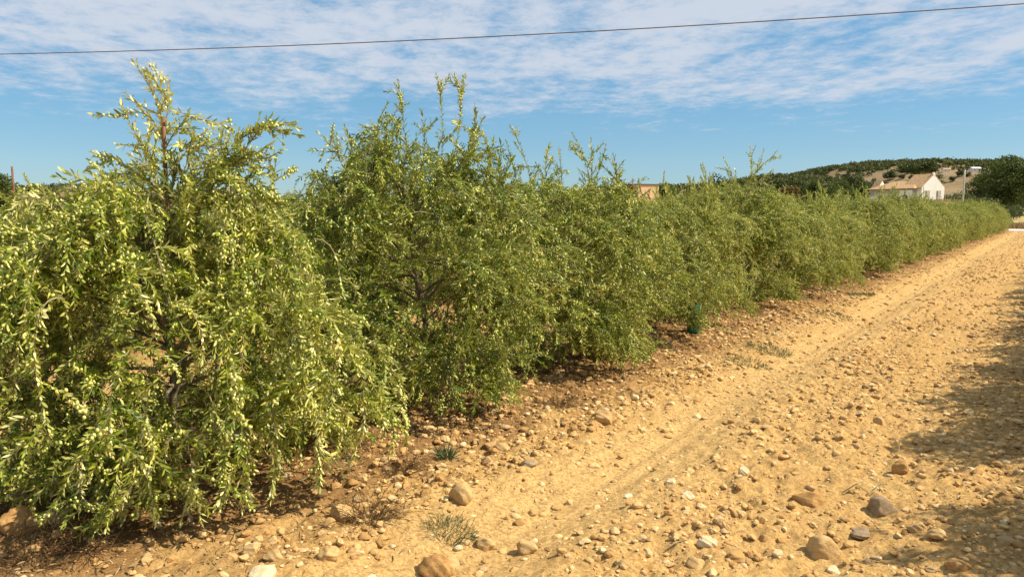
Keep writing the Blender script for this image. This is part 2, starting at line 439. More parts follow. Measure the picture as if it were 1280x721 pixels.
def olive_tree_meshes(seed, limbs=24, radius=1.0, height=2.0, uprights=16, up_len=.5, skirt=1.0, hero=None, fruit_frac=.5, fruit_sub=0, gap=.0155, hero_scale=1., tone=0., cone=.16, leaf=.043, stiff=13.):
    r = np.random.default_rng(seed); CEIL[0] = (height*.93, radius*1.12, seed*1.7, cone, stiff)
    trunk = grow(r, (0, 0, -.06), (r.normal(0, .06), r.normal(0, .06), 1), height*.85, .12, 0, .5, -1)
    main = [(trunk, np.linspace(.038, .012, len(trunk)), 8)]
    twigs = []; leafy = []; fruitl = []
    ga = r.random()*6
    for i in range(limbs):
        f = (i+.5)/limbs
        z0 = height*(.13+.67*f)
        k = np.argmin(np.abs(trunk[:, 2]-z0)); p0 = trunk[k]
        az = ga + i*2.39996 + r.normal(0, .25)
        el = R_(r.uniform(12, 42)+22*f)
        ln = radius*r.uniform(.85, 1.3)*(1.25-.35*f)
        d = np.array([cos(az)*cos(el), sin(az)*cos(el), sin(el)])
        L1 = grow(r, p0, d, ln, .07, 1.15*(1.15-.25*f)*skirt, 1.4)
        if len(L1) < 4: continue
        rr = np.linspace(.014-.004*f, .0035, len(L1)); main.append((L1, rr, 5))
        leafy.append((L1, .35, 1.2)); fruitl.append((L1, .5))
        n2 = 10
        for j in range(n2):
            t = r.uniform(.22, 1.0); k = min(int(t*(len(L1)-1)), len(L1)-2)
            T = L1[k+1]-L1[k]; T /= np.linalg.norm(T)
            side = np.cross(T, [0, 0, 1.]); side /= np.linalg.norm(side)+1e-9
            up_ = f*r.uniform(0, 1)
            d2 = T*r.uniform(.3, 1)+side*r.normal(0, .75)+np.array([0, 0, r.uniform(-.3, .6)+1.0*up_])
            L2 = grow(r, L1[k], d2, r.uniform(.30, .75)*radius, .05, r.uniform(1.3, 3.4)*skirt*(1-.75*up_), 2.4)
            if len(L2) < 3: continue
            twigs.append((L2, np.linspace(.0038, .0015, len(L2)), 4)); leafy.append((L2, .05, 1)); fruitl.append((L2, .1))
            for q in range(7):
                k3 = r.integers(0, len(L2)-1); T = L2[k3+1]-L2[k3]; T /= np.linalg.norm(T)
                d3 = T*r.uniform(.3, .9)+r.normal(0, .7, 3)+np.array([0, 0, .15+.6*up_])
                L3 = grow(r, L2[k3], d3, r.uniform(.13, .38)*radius, .04, r.uniform(1., 4.5)*skirt*(1-.7*up_), 1.5)
                if len(L3) < 3: continue
                twigs.append((L3, np.linspace(.002, .001, len(L3)), 3)); leafy.append((L3, .0, 1)); fruitl.append((L3, 0))
    # long pendulous outer shoots
    for i in range(int(26*skirt)):
        az = r.random()*2*pi; rad = radius*r.uniform(.65, 1.0); z = height*r.uniform(.35, .82)
        L2 = grow(r, (cos(az)*rad, sin(az)*rad, z), (cos(az)*.5, sin(az)*.5, .3), r.uniform(.7, 1.25), .05, r.uniform(1.8, 3.4), 1.6)
        if len(L2) < 3: continue
        twigs.append((L2, np.linspace(.004, .0015, len(L2)), 4)); leafy.append((L2, .15, 1)); fruitl.append((L2, .1))
        for q in range(7):
            k3 = r.integers(2, len(L2)-1)
            L3 = grow(r, L2[k3], (cos(az)+r.normal(0, .8), sin(az)+r.normal(0, .8), .1), r.uniform(.1, .28), .04, 4, 1)
            if len(L3) < 3: continue
            twigs.append((L3, np.linspace(.002, .001, len(L3)), 3)); leafy.append((L3, 0, 1)); fruitl.append((L3, 0))
    CEIL[0] = None
    ups = []
    for i in range(uprights):
        az = r.random()*2*pi; rad = radius*.75*math.sqrt(r.random()); z = height*(.93-.2*(rad/radius)**2)-.1
        ln = up_len*r.uniform(.35, 1.1)
        U = grow(r, (cos(az)*rad, sin(az)*rad, z-.15), (r.normal(cos(az)*.3, .22), r.normal(sin(az)*.3, .22), 1), ln+.15, .05, r.uniform(0, .25), .5)
        ups.append(U)
        for q in range(int(ln*9)):
            k3 = r.integers(1, len(U)-1)
            L3 = grow(r, U[k3], (r.normal(0, .6), r.normal(0, .6), 1), r.uniform(.08, .24), .04, 0, 1)
            if len(L3) > 2: ups.append(L3)
    heroL = []
    for h in (hero or []):
        H = smooth_line(h); dn = 0
        heroL.append(H)
        ln = np.linalg.norm(np.diff(H, axis=0), axis=1).sum()
        for q in range(int(ln*9*hero_scale)):
            k3 = r.integers(1, len(H)-2); T = H[k3+1]-H[k3]; T /= np.linalg.norm(T)
            L3 = grow(r, H[k3], T*.8+r.normal(0, .55, 3)+np.array([0, 0, .1]), r.uniform(.07, .22), .035, r.uniform(-.5, 1.5), 1)
            if len(L3) > 2: heroL.append(L3); fruitl.append((L3, 0))
        fruitl.append((H, .1))
    for U in ups+heroL:
        twigs.append((U, np.linspace(.0045, .0012, len(U)), 4))
    CEIL[0] = None
    A = leaves_along(r, leafy, gap, leaf, leaf*.235)
    Bv = leaves_along(r, [(U, .05, .8) for U in ups if len(U) > 2], gap, .052, .0135, (22, 50), .25)
    sets = [A, Bv]
    if heroL: sets.append(leaves_along(r, [(U, .05, 1) for U in heroL if len(U) > 2], .020, .058, .0120, (25, 62), .5)); sets[-1][5] += .18  # spray leaves paler: silvery tone plus sun highlights put into their colour
    P, D, Nn, L, W, O = [np.concatenate(q) for q in zip(*sets)]
    ok = P[:, 2] > .06; P, D, Nn, L, W, O = P[ok], D[ok], Nn[ok], L[ok], W[ok], O[ok]
    rn = np.clip(r.beta(2.2, 2.8, len(P)) + O + tone + .10*np.sin(P[:, 0]*5+seed)*np.cos(P[:, 1]*4+P[:, 2]*4), 0, 1)
    fol = leaf_mesh('foliage', P, D, Nn, L, W, rn, M['olive_leaf'])
    # fruit
    FP = []
    for Lp, t0 in fruitl:
        if r.random() > fruit_frac: continue
        qs = []
        for c_ in range(r.integers(1, 4)):
            nf = r.integers(3, 11); u = np.clip(r.uniform(t0, 1)+r.normal(0, .05/max(.05*len(Lp), .1), nf), t0, .999)*(len(Lp)-1)
            k = np.minimum(u.astype(int), len(Lp)-2); fr = (u-k)[:, None]
            qs.append(Lp[k]*(1-fr)+Lp[k+1]*fr + r.normal(0, .009, (nf, 3)) - np.array([0, 0, .012]))
        q = np.concatenate(qs)
        FP.append(q)
    FP = np.concatenate(FP); FP = FP[FP[:, 2] > .1]
    return dict(trunk=wood_mesh('trunk', main[:1], M['bark']), limbs=wood_mesh('limbs', main[1:], M['bark']),
                twigs=wood_mesh('twigs', twigs, M['twig']), foliage=fol, fruit=FP, seed=seed, sub=fruit_sub, n=len(P))

def fruit_mesh(FP, r, sub, scale=1.):
    n = len(FP)
    return blobs_mesh('olives', FP, r.uniform(.0056, .0080, n)*scale, r.random(n), M['olive'], sub, np.stack([np.ones(n), np.ones(n), np.full(n, 1.25)], -1), r=r)

def olive_tree(ms, loc, rz, sc, label, group, first):
    t = empty('olive_tree', loc, rz); t.scale = (sc, sc, sc)
    tag(t, label, 'olive tree', group)
    for nm in ('trunk', 'limbs', 'twigs', 'foliage'):
        link(nm if nm != 'limbs' else 'branches', ms[nm], t)
    tag(link('olives', ms['fruit_me'], t), kind='stuff')
    return t
def copy_tree(src, loc, rz, sc, label, group):
    t = src.copy(); C.objects.link(t); t.location = loc; t.rotation_euler = (0, 0, rz); t.scale = (sc, sc, sc*.98)
    t['label'] = label; t['group'] = group
    for ch in src.children:
        c = ch.copy(); C.objects.link(c); c.parent = t
    return t

GROUP1 = 'olive trees in the front row beside the dirt track'
def rowpt(y, x=0.): return np.array([x, y, float(ground_h(x, y))])
def hero_lines(base, D, lines):
    return [[at(px, py, D+dz)-base for (px, py) in ln] for ln, dz in lines]

T1 = rowpt(2.36); T2 = rowpt(4.66, .1); T3 = rowpt(6.75)
T6 = rowpt(12.75)
h1 = hero_lines(T1, 4.45, [
    ([(206, 235), (200, 150), (181, 86)], 0), ([(203, 185), (210, 130), (208, 100)], 0), ([(202, 215), (172, 170), (150, 130)], -.05),
    ([(200, 175), (185, 145), (150, 143)], .05), ([(205, 190), (235, 150), (268, 160)], 0), ([(245, 270), (300, 175), (367, 156)], -.1), ([(265, 240), (308, 185), (325, 140)], -.1),
    ([(190, 262), (125, 235), (78, 214)], -.2), ([(195, 240), (155, 205), (133, 200)], 0), ([(250, 250), (320, 190), (341, 235)], 0),
    ([(230, 250), (285, 200), (300, 245)], -.1), ([(215, 240), (225, 190), (255, 175)], 0), ([(220, 260), (270, 215), (285, 185)], .1), ([(200, 260), (165, 225), (150, 240)], .1),
    ([(225, 300), (245, 220), (300, 205)], .1), ([(210, 290), (190, 215), (180, 180)], .1), ([(280, 290), (330, 240), (345, 225)], .1), ([(205, 250), (165, 215), (140, 235)], -.1), ([(205, 230), (240, 185), (275, 190)], -.1), ([(200, 280), (150, 245), (110, 250)], -.15),
    ([(215, 260), (250, 205), (290, 215)], -.15), ([(240, 270), (290, 225), (335, 250)], -.15), ([(205, 280), (195, 225), (165, 195)], -.1), ([(205, 300), (175, 250), (135, 270)], -.25), ([(210, 260), (230, 215), (240, 170)], .05),
    ([(250, 300), (300, 240), (360, 270)], -.1), ([(180, 290), (120, 255), (60, 262)], -.2),
    ([(185, 500), (180, 590), (205, 668)], -.85), ([(215, 520), (240, 590), (215, 672)], -.8), ([(260, 490), (280, 570), (270, 648)], -.7), ([(370, 430), (395, 530), (400, 628)], -.45), ([(320, 470), (345, 540), (340, 615)], -.6),
    ([(120, 500), (135, 570), (133, 640)], -.75), ([(400, 470), (425, 530), (436, 590)], -.35), ([(150, 520), (165, 600), (150, 655)], -.8), ([(300, 520), (310, 580), (300, 640)], -.65)])
h2 = hero_lines(T2, 6.3, [
    ([(525, 270), (508, 180), (498, 102)], 0), ([(545, 270), (553, 170), (545, 93)], 0), ([(555, 250), (575, 150), (571, 100)], .1), ([(550, 240), (588, 180), (593, 130)], 0), ([(545, 270), (585, 190), (600, 160)], -.1),
    ([(450, 285), (432, 215), (398, 166)], -.1), ([(470, 280), (450, 210), (430, 158)], 0), ([(490, 270), (470, 190), (484, 130)], 0), ([(520, 260), (530, 190), (527, 140)], .1),
    ([(590, 270), (612, 210), (600, 165)], 0), ([(600, 280), (625, 220), (612, 190)], 0), ([(430, 290), (408, 240), (392, 215)], 0), ([(520, 290), (560, 205), (610, 200)], -.2), ([(500, 280), (490, 220), (462, 150)], .1)])
h3 = hero_lines(T3, 8.0, [
    ([(672, 270), (658, 205), (638, 158)], 0), ([(690, 270), (682, 215), (688, 178)], 0), ([(700, 270), (702, 225), (698, 185)], 0), ([(738, 275), (735, 215), (716, 168)], 0),
    ([(735, 240), (748, 215), (757, 183)], 0), ([(735, 250), (740, 210), (738, 175)], .1), ([(770, 275), (772, 225), (760, 198)], 0), ([(655, 280), (645, 225), (640, 200)], 0)])
h6 = hero_lines(T6, 12.4, [([(925, 265), (938, 225), (937, 181)], 0), ([(930, 245), (950, 210), (972, 196)], 0), ([(925, 250), (915, 220), (908, 205)], 0), ([(930, 235), (945, 215), (955, 185)], .2), ([(930, 240), (955, 222), (965, 212)], .2)])

print('building olive trees')
S = {}
S['t1'] = olive_tree_meshes(11, 33, 1.0, 1.88, 5, .3, 1.15, h1, .5, 1, .0155, 1.3, .07, .44, .047, 26.)
S['t2'] = olive_tree_meshes(23, 32, .97, 2.12, 10, .35, 1.25, h2, .4, 1, .0155, 1.1, -.15, .26)
S['t3'] = olive_tree_meshes(37, 30, .92, 2.03, 10, .35, 1.2, h3, .4, 0, tone=-.11, cone=.24)
S['t6'] = olive_tree_meshes(41, 27, .92, 2.03, 20, .3, .95, h6, .5, 0)
for i, sd in enumerate((53, 67, 79)):
    S['g%d' % i] = olive_tree_meshes(sd, 27, .90+.05*i, 2.0, (14, 34, 26)[i], .55, .95, None, .4, 0, tone=(-.07, .08, .01)[i], cone=.24)
for k, m_ in S.items(): print('TREE', k, 'leaves', m_['n'], 'fruit', len(m_['fruit']))

# the nearest tree: its hundred nearest olives are parts of their own
r_ = np.random.default_rng(5)
fp = S['t1']['fruit']; d_ = np.linalg.norm(fp+T1-CAM, axis=1)
px_, py_, _w = proj(fp+T1)
d_ = np.where((px_ > 5) & (px_ < 1270) & (py_ < 715), d_, 99)
o_ = np.argsort(d_); nearest = fp[o_[:100]]; S['t1']['fruit'] = fp[o_[100:]]
for m_ in S.values():
    m_['fruit_me'] = fruit_mesh(m_['fruit'], r_, m_['sub'])
t1 = olive_tree(S['t1'], T1, 0, 1, 'nearest olive tree at the left with long drooping branches heavy with pale green olives', GROUP1, True)
one_olive = fruit_mesh(np.zeros((1, 3)), r_, 2, 1.1)
for q in nearest:
    link('olive', one_olive, t1, q)
t2 = olive_tree(S['t2'], T2, 0, 1, 'dark dense olive tree with the tallest upright shoots, second from the left', GROUP1, True)
t3 = olive_tree(S['t3'], T3, 0, 1, 'olive tree with several thin bare-tipped shoots, third from the left in the front row', GROUP1, True)
protos = {}
proto_y = {}
ordn = {3: 'fourth', 4: 'fifth', 5: 'sixth', 6: 'seventh', 7: 'eighth', 8: 'ninth', 9: 'tenth'}
ys = [2.36, 4.66, 6.75, 8.7, 10.6, 12.75]
y = 14.7
while y < 76.5: ys.append(y); y += 2.0
rr = np.random.default_rng(99)
def put(kind, x, y, label, group):
    z = float(ground_h(x, y)); rz = rr.random()*2*pi; sc = rr.uniform(.86, 1.07)
    if kind not in protos:
        protos[kind] = olive_tree(S[kind], (x, y, z), rz, sc, label, group, True); return protos[kind]
    return copy_tree(protos[kind], (x, y, z), rz, sc, label, group)
for i, y in enumerate(ys):
    if i < 3: continue
    if i == 5:
        olive_tree(S['t6'], T6, 0, 1, 'sixth olive tree of the front row, with a spray standing high above its neighbours', GROUP1, True); continue
    lab = {3: 'fourth olive tree from the left, leaning over the dry verge',
           4: 'fifth olive tree from the left, with a green guard at its foot'}.get(i)
    if lab is None:
        lab = ('%s olive tree of the front row counted from the left' % ordn[i]) if i in ordn else ('far olive tree merging with its neighbours into the hedge-like end of the front row' if y > 34 else 'rounded olive tree about halfway along the front row beside the track')
    o = put('g%d' % (i % 3), rr.normal(0, .06), y+rr.normal(0, .07), lab, GROUP1)
    if i == 3: o.scale = (.9, .9, .88)
    if i == 4: o.scale = (.80, .80, .94)
# rows behind
for rowi in (1, 2, 3):
    x = -5.41*rowi; g = {1: 'olive trees in the second row', 2: 'olive trees in the third row', 3: 'olive trees in the fourth row'}[rowi]
    lab = {1: 'olive tree in the second row, its crown showing just over and between the front row', 2: 'olive tree in the third row, only the tip of its crown showing', 3: 'olive tree in the fourth row, far off behind the others'}[rowi]
    y = 1.2 + rr.random()
    while y < 76:
        q = CAM - np.array([x, y, 1.5]); p = np.array([x, y, 1.8]); a, b, w = proj(p)
        if w > 1 and -160 < a < 1290:
            o = put('g%d' % rr.integers(0, 3), x+rr.normal(0, .08), y+rr.normal(0, .12), lab, g)
            if a < 330: o.scale = (.9, .9, .84)
        y += 2.05
# row on the right of the track, outside the picture, whose shade falls on the track
for y in (5.3, 7.4, 8.7, 10.2, 11.5, 13.1, 14.6, 15.9, 17.4, 18.9, 20.3, 22, 24.5, 26.4, 28.9, 31.6, 33.8, 36.5, 39, 42, 45, 48, 51, 55, 59, 63):
    o = put('g%d' % rr.integers(0, 3), (6.45 if y < 6 else 6.1)+rr.normal(0, .06), y, 'olive tree to the right of the track, throwing its shade on the stones', 'olive trees right of the track')
    o.scale = (1.0, 1.0, 1.14)

# stakes
def stake(p_top, x, y, r, label, lean=(0, 0)):
    mb = MB(); z0 = float(ground_h(x, y))-.1; top = np.array(p_top); base = np.array([x, y, z0])
    pts = [base+(top-base)*t for t in np.linspace(0, 1, 9)]
    mb.tube([p-base for p in pts], [r*(1+.12*(k % 2)) for k in range(9)], 7)
    o = mb.build('wooden_stake', [M['stake']], loc=base, smooth=True); tag(o, label, 'stake', 'stakes tied to the olive trees')
st = at(204, 146, 4.42)
stake(st, T1[0]+.04, T1[1]+.03, .0105, 'thin reddish cane stake rising through the nearest olive tree')
st2 = at(222, 205, 4.5)
mb = MB(); b2 = at(198, 300, 4.4)
mb.tube([b2, (b2+st2)/2+np.array([.01, 0, .01]), st2], [.013, .011, .008], 6)
o = mb.build('bare_branch', [M['bark']], smooth=True)
o.parent = t1; o.location = -Vector(T1)
sp = at(15, 208, 8.4)
stake(sp, sp[0], sp[1], .011, 'dark stake standing above the crowns of the second row at the far left')
tie = MB(); tc = at(199, 262, 4.42)
tie.tube([tc+np.array([0, 0, -.018]), tc, tc+np.array([0, 0, .018])], [.016, .021, .016], 10)
tag(tie.build('plant_tie', [M['white_plastic']], smooth=True), 'small white tie knotted round the cane in the nearest olive tree', 'plant tie')

# trunk guard
gb = at(867, 421, 9.8); gz = float(ground_h(gb[0], gb[1]))
g = MB(); P = [np.array([0, 0, z]) for z in (0, .02, .15, .28, .36, .37)]
g.tube(P, [.085, .09, .085, .088, .092, .088], 16, cap=False)
g.tube([p for p in P[::-1]], [.082, .086, .08, .082, .086, .081], 16, cap=False)
go = empty('tree_guard', (gb[0], gb[1], gz))
tag(go, 'green plastic guard standing at the foot of the fifth tree', 'tree guard')
g.build('tube', [M['guard']], go, smooth=True)
g = MB()
for z in (.08, .30):
    g.tube([(.094*cos(a), .094*sin(a), z) for a in np.linspace(0, 2*pi, 17)], .005, 5, cap=False)
g.build('band', [M['guard']], go, smooth=True)

# ------------------------------------------------------------------ stones
print('stones')
def stone_shape(seed, sub=3):
    r = np.random.default_rng(seed); V, F = ICO[sub]; V = V.copy()
    for _ in range(9):      # flattened facets
        n = r.normal(0, 1, 3); n /= np.linalg.norm(n); d = r.uniform(.5, .85); s = V @ n; V = V - np.clip(s-d, 0, None)[:, None]*n*.85
    for k, a in ((1.6, .10), (3.5, .05), (8, .02)):
        ph = r.random((3, 3))*6; q = V*k
        V = V*(1+a*(np.sin(q @ ph[0]*.6+ph[0, 0])*np.cos(q @ ph[1]*.5+ph[1, 1]))[:, None])
    return V, F
stone_me = []
for i in range(12):
    V, F = stone_shape(100+i); stone_me.append(raw_mesh('stone', V, F, M['stone'], True))
def special_me(mat, seed):
    V, F = stone_shape(seed); return raw_mesh('stone', V, F, M[mat], True)
def on_ground(px, py):
    D = 4.
    for _ in range(30):
        p = at(px, py, D); h = float(ground_h(p[0], p[1])); D *= (CAM[2]-h)/max(CAM[2]-p[2], .01)
    return at(px, py, D), D
heroes = [  # px, py (centre), width px, height px, material, label
    (1031, 683, 40, 34, 'stone_tan', 'big rounded tan stone near the bottom of the track'),
    (1101, 632, 36, 27, 'stone_grey', 'dark grey brown stone beside a pale twig on the track'),
    (1144, 660, 26, 20, 'stone_tan', 'round yellow stone right of the dark stone'),
    (1075, 665, 34, 10, 'stone_grey', 'flat slim grey stone lying below the dark stone'),
    (1012, 623, 36, 20, 'stone_rust', 'broad flattish ochre stone above the big tan stone'),
    (1125, 584, 20, 22, 'stone_rust', 'narrow brown stone standing on edge at the shade line'),
    (871, 703, 26, 22, 'stone_tan', 'smooth rounded stone at the bottom edge of the track'),
    (883, 675, 24, 17, 'stone_pale', 'pale angular stone above the bottom edge'),
    (576, 616, 26, 30, 'stone_tan', 'tall rounded tan stone among the stones by the green tuft'),
    (607, 677, 28, 22, 'stone_tan', 'tan stone with a flat face below the green tuft'),
    (658, 683, 26, 20, 'stone_tan', 'tan wedge-shaped stone right of the bottom row of stones'),
    (543, 706, 40, 36, 'stone_rust', 'large brown and rust-stained stone at the bottom edge'),
    (566, 705, 22, 28, 'stone_tan', 'pale stone leaning against the large brown stone'),
    (661, 580, 20, 11, 'stone_grey', 'small grey stone lying apart on the ochre verge'),
    (428, 642, 28, 22, 'stone_tan', 'tan stone just right of the nearest tree’s drooping tips'),
    (573, 684, 11, 8, 'stone_pale', 'small white stone just below the green tuft'),
    (1042, 712, 17, 13, 'stone_pale', 'white stone on the bottom edge below the big tan stone'),
    (1170, 669, 22, 14, 'stone_tan', 'elongated tan stone at the right of the round yellow stone'),
    (1198, 680, 0, 0, 'stone_grey', None),
    (73, 648, 36, 22, 'stone_tan', 'light tan stone in front of the shade at the lower left'),
    (30, 655, 50, 34, 'stone_rust', 'large dull brown stone in the shade at the lower left'),
    (410, 690, 26, 18, 'stone_tan', 'tan stone at the foot of the dry weed'),
    (342, 690, 24, 18, 'stone_tan', 'rounded stone in front of the nearest olive tree'),
    (330, 714, 34, 18, 'stone_pale', 'pale stone cut by the bottom edge at the left'),
    (1100, 523, 18, 16, 'stone_tan', 'round tan stone halfway up the stony side of the track'),
    (928, 588, 14, 12, 'stone_pale', 'pale round stone in the middle of the track'),
    (755, 524, 22, 22, 'stone_tan', 'tan stone standing alone on the verge'),
    (612, 558, 16, 12, 'stone_tan', 'left one of a pair of tan stones under the second tree'),
    (627, 556, 20, 13, 'stone_tan', 'right one of a pair of tan stones under the second tree'),
    (1057, 708, 0, 0, 'stone_tan', None), (860, 620, 16, 10, 'stone_pale', 'pale flat stone in the middle of the foreground track'),
    (1197, 706, 30, 14, 'stone_rust', 'brown stone in the shade at the lower right corner')]
GS = 'stones scattered over the dirt track'
placed = []
for i, (px, py, w, h, mat, lab) in enumerate(heroes):
    if not w: continue
    p, D = on_ground(px, py+h*.3); m = D/FPX
    o = link('stone', special_me(mat, 300+i)); a, b, c = w*m*.58, w*m*.48, h*m*.60
    o.location = (p[0], p[1], float(ground_h(p[0], p[1]))+c*.32); o.scale = (a, b, c); o.rotation_euler = (rng.uniform(-.15, .15), rng.uniform(-.15, .15), TH+rng.uniform(-.25, .25))
    tag(o, lab, 'stone', GS); placed.append((p[0], p[1], a))
# all other stones: sizes and places
def scatter(n, x0, x1, y0, y1, smin, smax, pw, r):
    x = r.uniform(x0, x1, n); y = r.uniform(y0, y1, n); s = smin*(smax/smin)**(r.random(n)**pw)
    return x, y, s
r = np.random.default_rng(2024)
parts = [scatter(42000, .3, 5.8, .5, 13, .0045, .034, 2.0, r), scatter(16000, -1., 6.5, 12, 34, .009, .05, 1.8, r), scatter(3500, -1, 6.5, 34, 76, .02, .06, 2.2, r),
         scatter(7000, -.9, 1.7, -.5, 16, .006, .045, 1.8, r), scatter(1800, -7, -1, 1, 20, .01, .045, 2.2, r), scatter(420, .3, 5.6, 1, 14, .026, .055, 1.2, r), scatter(75, -.9, .9, .3, 9, .035, .06, 1., r), scatter(6000, .3, 5.0, 1.5, 8, .003, .009, 1, r)]
x, y, s = [np.concatenate(a) for a in zip(*parts)]
dens = np.where((x > 1.55) & (x < 2.45), .42, 1.0)*np.where(vnoise(x*1.3, y*.8, 31) > .42, 1, .45)*np.where((x > 3.1) & (x < 3.8), .7, 1)*np.where(x < .2, .8, 1)
keep = r.random(len(x)) < dens
keep &= np.hypot(x-CAM[0], y) > 1.0
x, y, s = x[keep], y[keep], s[keep]
z = ground_h(x, y)
P = np.stack([x, y, z], -1); px, py, w = proj(P)
inn = (w > 1) & (px > -20) & (px < 1300) & (py < 760)
P, s, px, py, w = P[inn], s[inn], px[inn], py[inn], w[inn]
ok = np.ones(len(P), bool)
for hx, hy, ha in placed:
    ok &= np.hypot(P[:, 0]-hx, P[:, 1]-hy) > ha*1.05+s
P, s, px, py, w = P[ok], s[ok], px[ok], py[ok], w[ok]
size = s/w*((px > 4) & (px < 1276) & (py < 716))
order = np.argsort(-size); big = order[:300-len(placed)]; rest = order[300-len(placed):]
labs = [('pale stone on the ochre ground of the track', 1), ]
for k, i in enumerate(big):
    o = link('stone', stone_me[r.integers(0, 12)]); sx = s[i]
    c = sx*r.uniform(.5, .8)
    o.location = (*P[i, :2], P[i, 2]+c*r.uniform(-.1, .4)); o.scale = (sx*r.uniform(.9, 1.2), sx*r.uniform(.65, 1), c)
    o.rotation_euler = (r.uniform(-.4, .4), r.uniform(-.4, .4), r.random()*6.3)
    if P[i, 0] < 1.45: lab = 'small stone lying loose on the verge at the foot of the olive row'
    elif P[i, 0] < 2.6: lab = 'small stone in the smooth wheel strip of the dirt track'
    else: lab = 'small stone among many on the stony right side of the track'
    tag(o, lab, 'stone', 'small stones: '+lab)
n = len(rest)
el = np.stack([r.uniform(.8, 1.3, n), r.uniform(.6, 1, n), r.uniform(.4, .8, n)], -1)
PP = P[rest].copy(); PP[:, 2] += s[rest]*r.uniform(-.2, .25, n)
print('pebbles', n)
bigp = s[rest] > .012
for nm, sel, sub in (('gravel', np.ones(n, bool), 1),):
    me = blobs_mesh(nm, PP[sel], s[rest][sel], r.random(sel.sum()), M['gravel'], sub, el[sel], .28, False, r)
    tag(link(nm, me), 'loose gravel and small pebbles strewn over the ochre soil', 'gravel', kind='stuff')

# soil clods and dry litter under the row
n = 40000; x = r.normal(.4, .60, n); y = 40*r.random(n)**1.6; z = ground_h(x, y)
P0 = np.stack([x, y, z+r.uniform(0, .015, n)], -1); a = r.random(n)*6.3
D = np.stack([np.cos(a), np.sin(a), r.normal(.05, .25, n)], -1)
me = leaf_mesh('leaf_litter', P0, D, np.tile([0, 0, 1.], (n, 1))+r.normal(0, .5, (n, 3)), r.uniform(.02, .065, n), r.uniform(.003, .009, n), r.random(n), M['dry_stem'])
tag(link('leaf_litter', me), 'dry fallen leaves and straw on the soil under the row', 'leaf litter', kind='stuff')

def tuft(base, n, rad, hgt, mat, name, lab, cat, lean=(0, 0, 0), wid=.004, group=None):
    a = r.random(n)*2*pi; q = rad*np.sqrt(r.random(n))
    Pb = np.stack([np.cos(a)*q, np.sin(a)*q, np.zeros(n)], -1)
    V = []; rn = []
    D = np.stack([np.cos(a)*r.uniform(.1, 1.1, n), np.sin(a)*r.uniform(.1, 1.1, n), r.uniform(.3, 1., n)], -1)+r.normal(0, .3, (n, 3))+np.array(lean)
    Pb[:, 2] = ground_h(Pb[:, 0]+base[0], Pb[:, 1]+base[1])-float(ground_h(base[0], base[1]))
    D[:, 2] = np.abs(D[:, 2])
    me = leaf_mesh(name, Pb, D, r.normal(0, 1, (n, 3)), hgt*r.uniform(.4, 1.1, n), wid*r.uniform(.7, 1.3, n), r.random(n), M[mat])
    o = link(name, me, None, (base[0], base[1], float(ground_h(base[0], base[1]))))
    tag(o, lab, cat, group); return o
p, _ = on_ground(563, 665); tuft(p, 420, .13, .075, 'weed_leaf', 'weed', 'low grey green tuft of weed on the verge between dry weed and stones', 'weed', (.25, .2, 0), .003)
def dry_weed(px, py, rad, k, lab, grp=None):
    p, _ = on_ground(px, py); lines = []; base = np.array([p[0], p[1], float(ground_h(p[0], p[1]))])
    for i in range(k):
        a = r.random()*6.3; q = rad*.35*r.random()
        L = grow(r, (cos(a)*q, sin(a)*q, .005), (cos(a)+r.normal(0, .5), sin(a)+r.normal(0, .5), r.uniform(.2, .9)), rad*r.uniform(.6, 1.3), .025, r.uniform(1, 5), 5, .0)
        if len(L) < 3: continue
        lines.append((L, np.linspace(.0022, .0007, len(L)), 3))
        for j in range(4):
            kk = r.integers(1, len(L)-1) if len(L) > 2 else 1
            L2 = grow(r, L[kk], r.normal(0, 1, 3)+np.array([0, 0, .2]), rad*r.uniform(.15, .45), .02, 1, 6, .0)
            if len(L2) > 2: lines.append((L2, np.linspace(.0012, .0005, len(L2)), 3))
    me = wood_mesh('dry_weed', lines, M['dry_stem'])
    tag(link('dry_weed', me, None, base), lab, 'dry weed', grp)
dry_weed(460, 648, .24, 75, 'grey brown tangle of dry weed stems right of the nearest tree')
dry_weed(40, 700, .28, 60, 'tangle of dry straw stems in the lower left corner')
dry_weed(110, 690, .2, 40, 'small dry weed below the tips of the nearest tree')
dry_weed(505, 590, .2, 50, 'dry weed at the foot of the second tree')
dry_weed(430, 560, .22, 50, 'dry weed in the shade between the first and second trees')
dry_weed(700, 510, .25, 45, 'dry weed at the foot of the third tree')
for (px, py, n, rad, lab) in ((962, 437, 500, .25, 'low green grass patch at the verge by the sixth tree'), (935, 452, 300, .22, 'faded green weed patch just left of the green grass patch'), (1075, 369, 700, .26, 'low weed patch at the verge under the far trees'),
                              (820, 425, 250, .2, 'small green weed in the shade left of the tree guard'), (1040, 392, 300, .3, 'faint weed patch beside the smooth strip of the track')):
    p, _ = on_ground(px, py); tuft(p, n, rad, .07, 'weed_leaf', 'weed', lab, 'weed', wid=.005, group='weeds on the verge')
p, _ = on_ground(558, 573); tuft(p, 130, .03, .10, 'weed_leaf', 'weed', 'small green sprig under the second olive tree', 'weed', wid=.007)

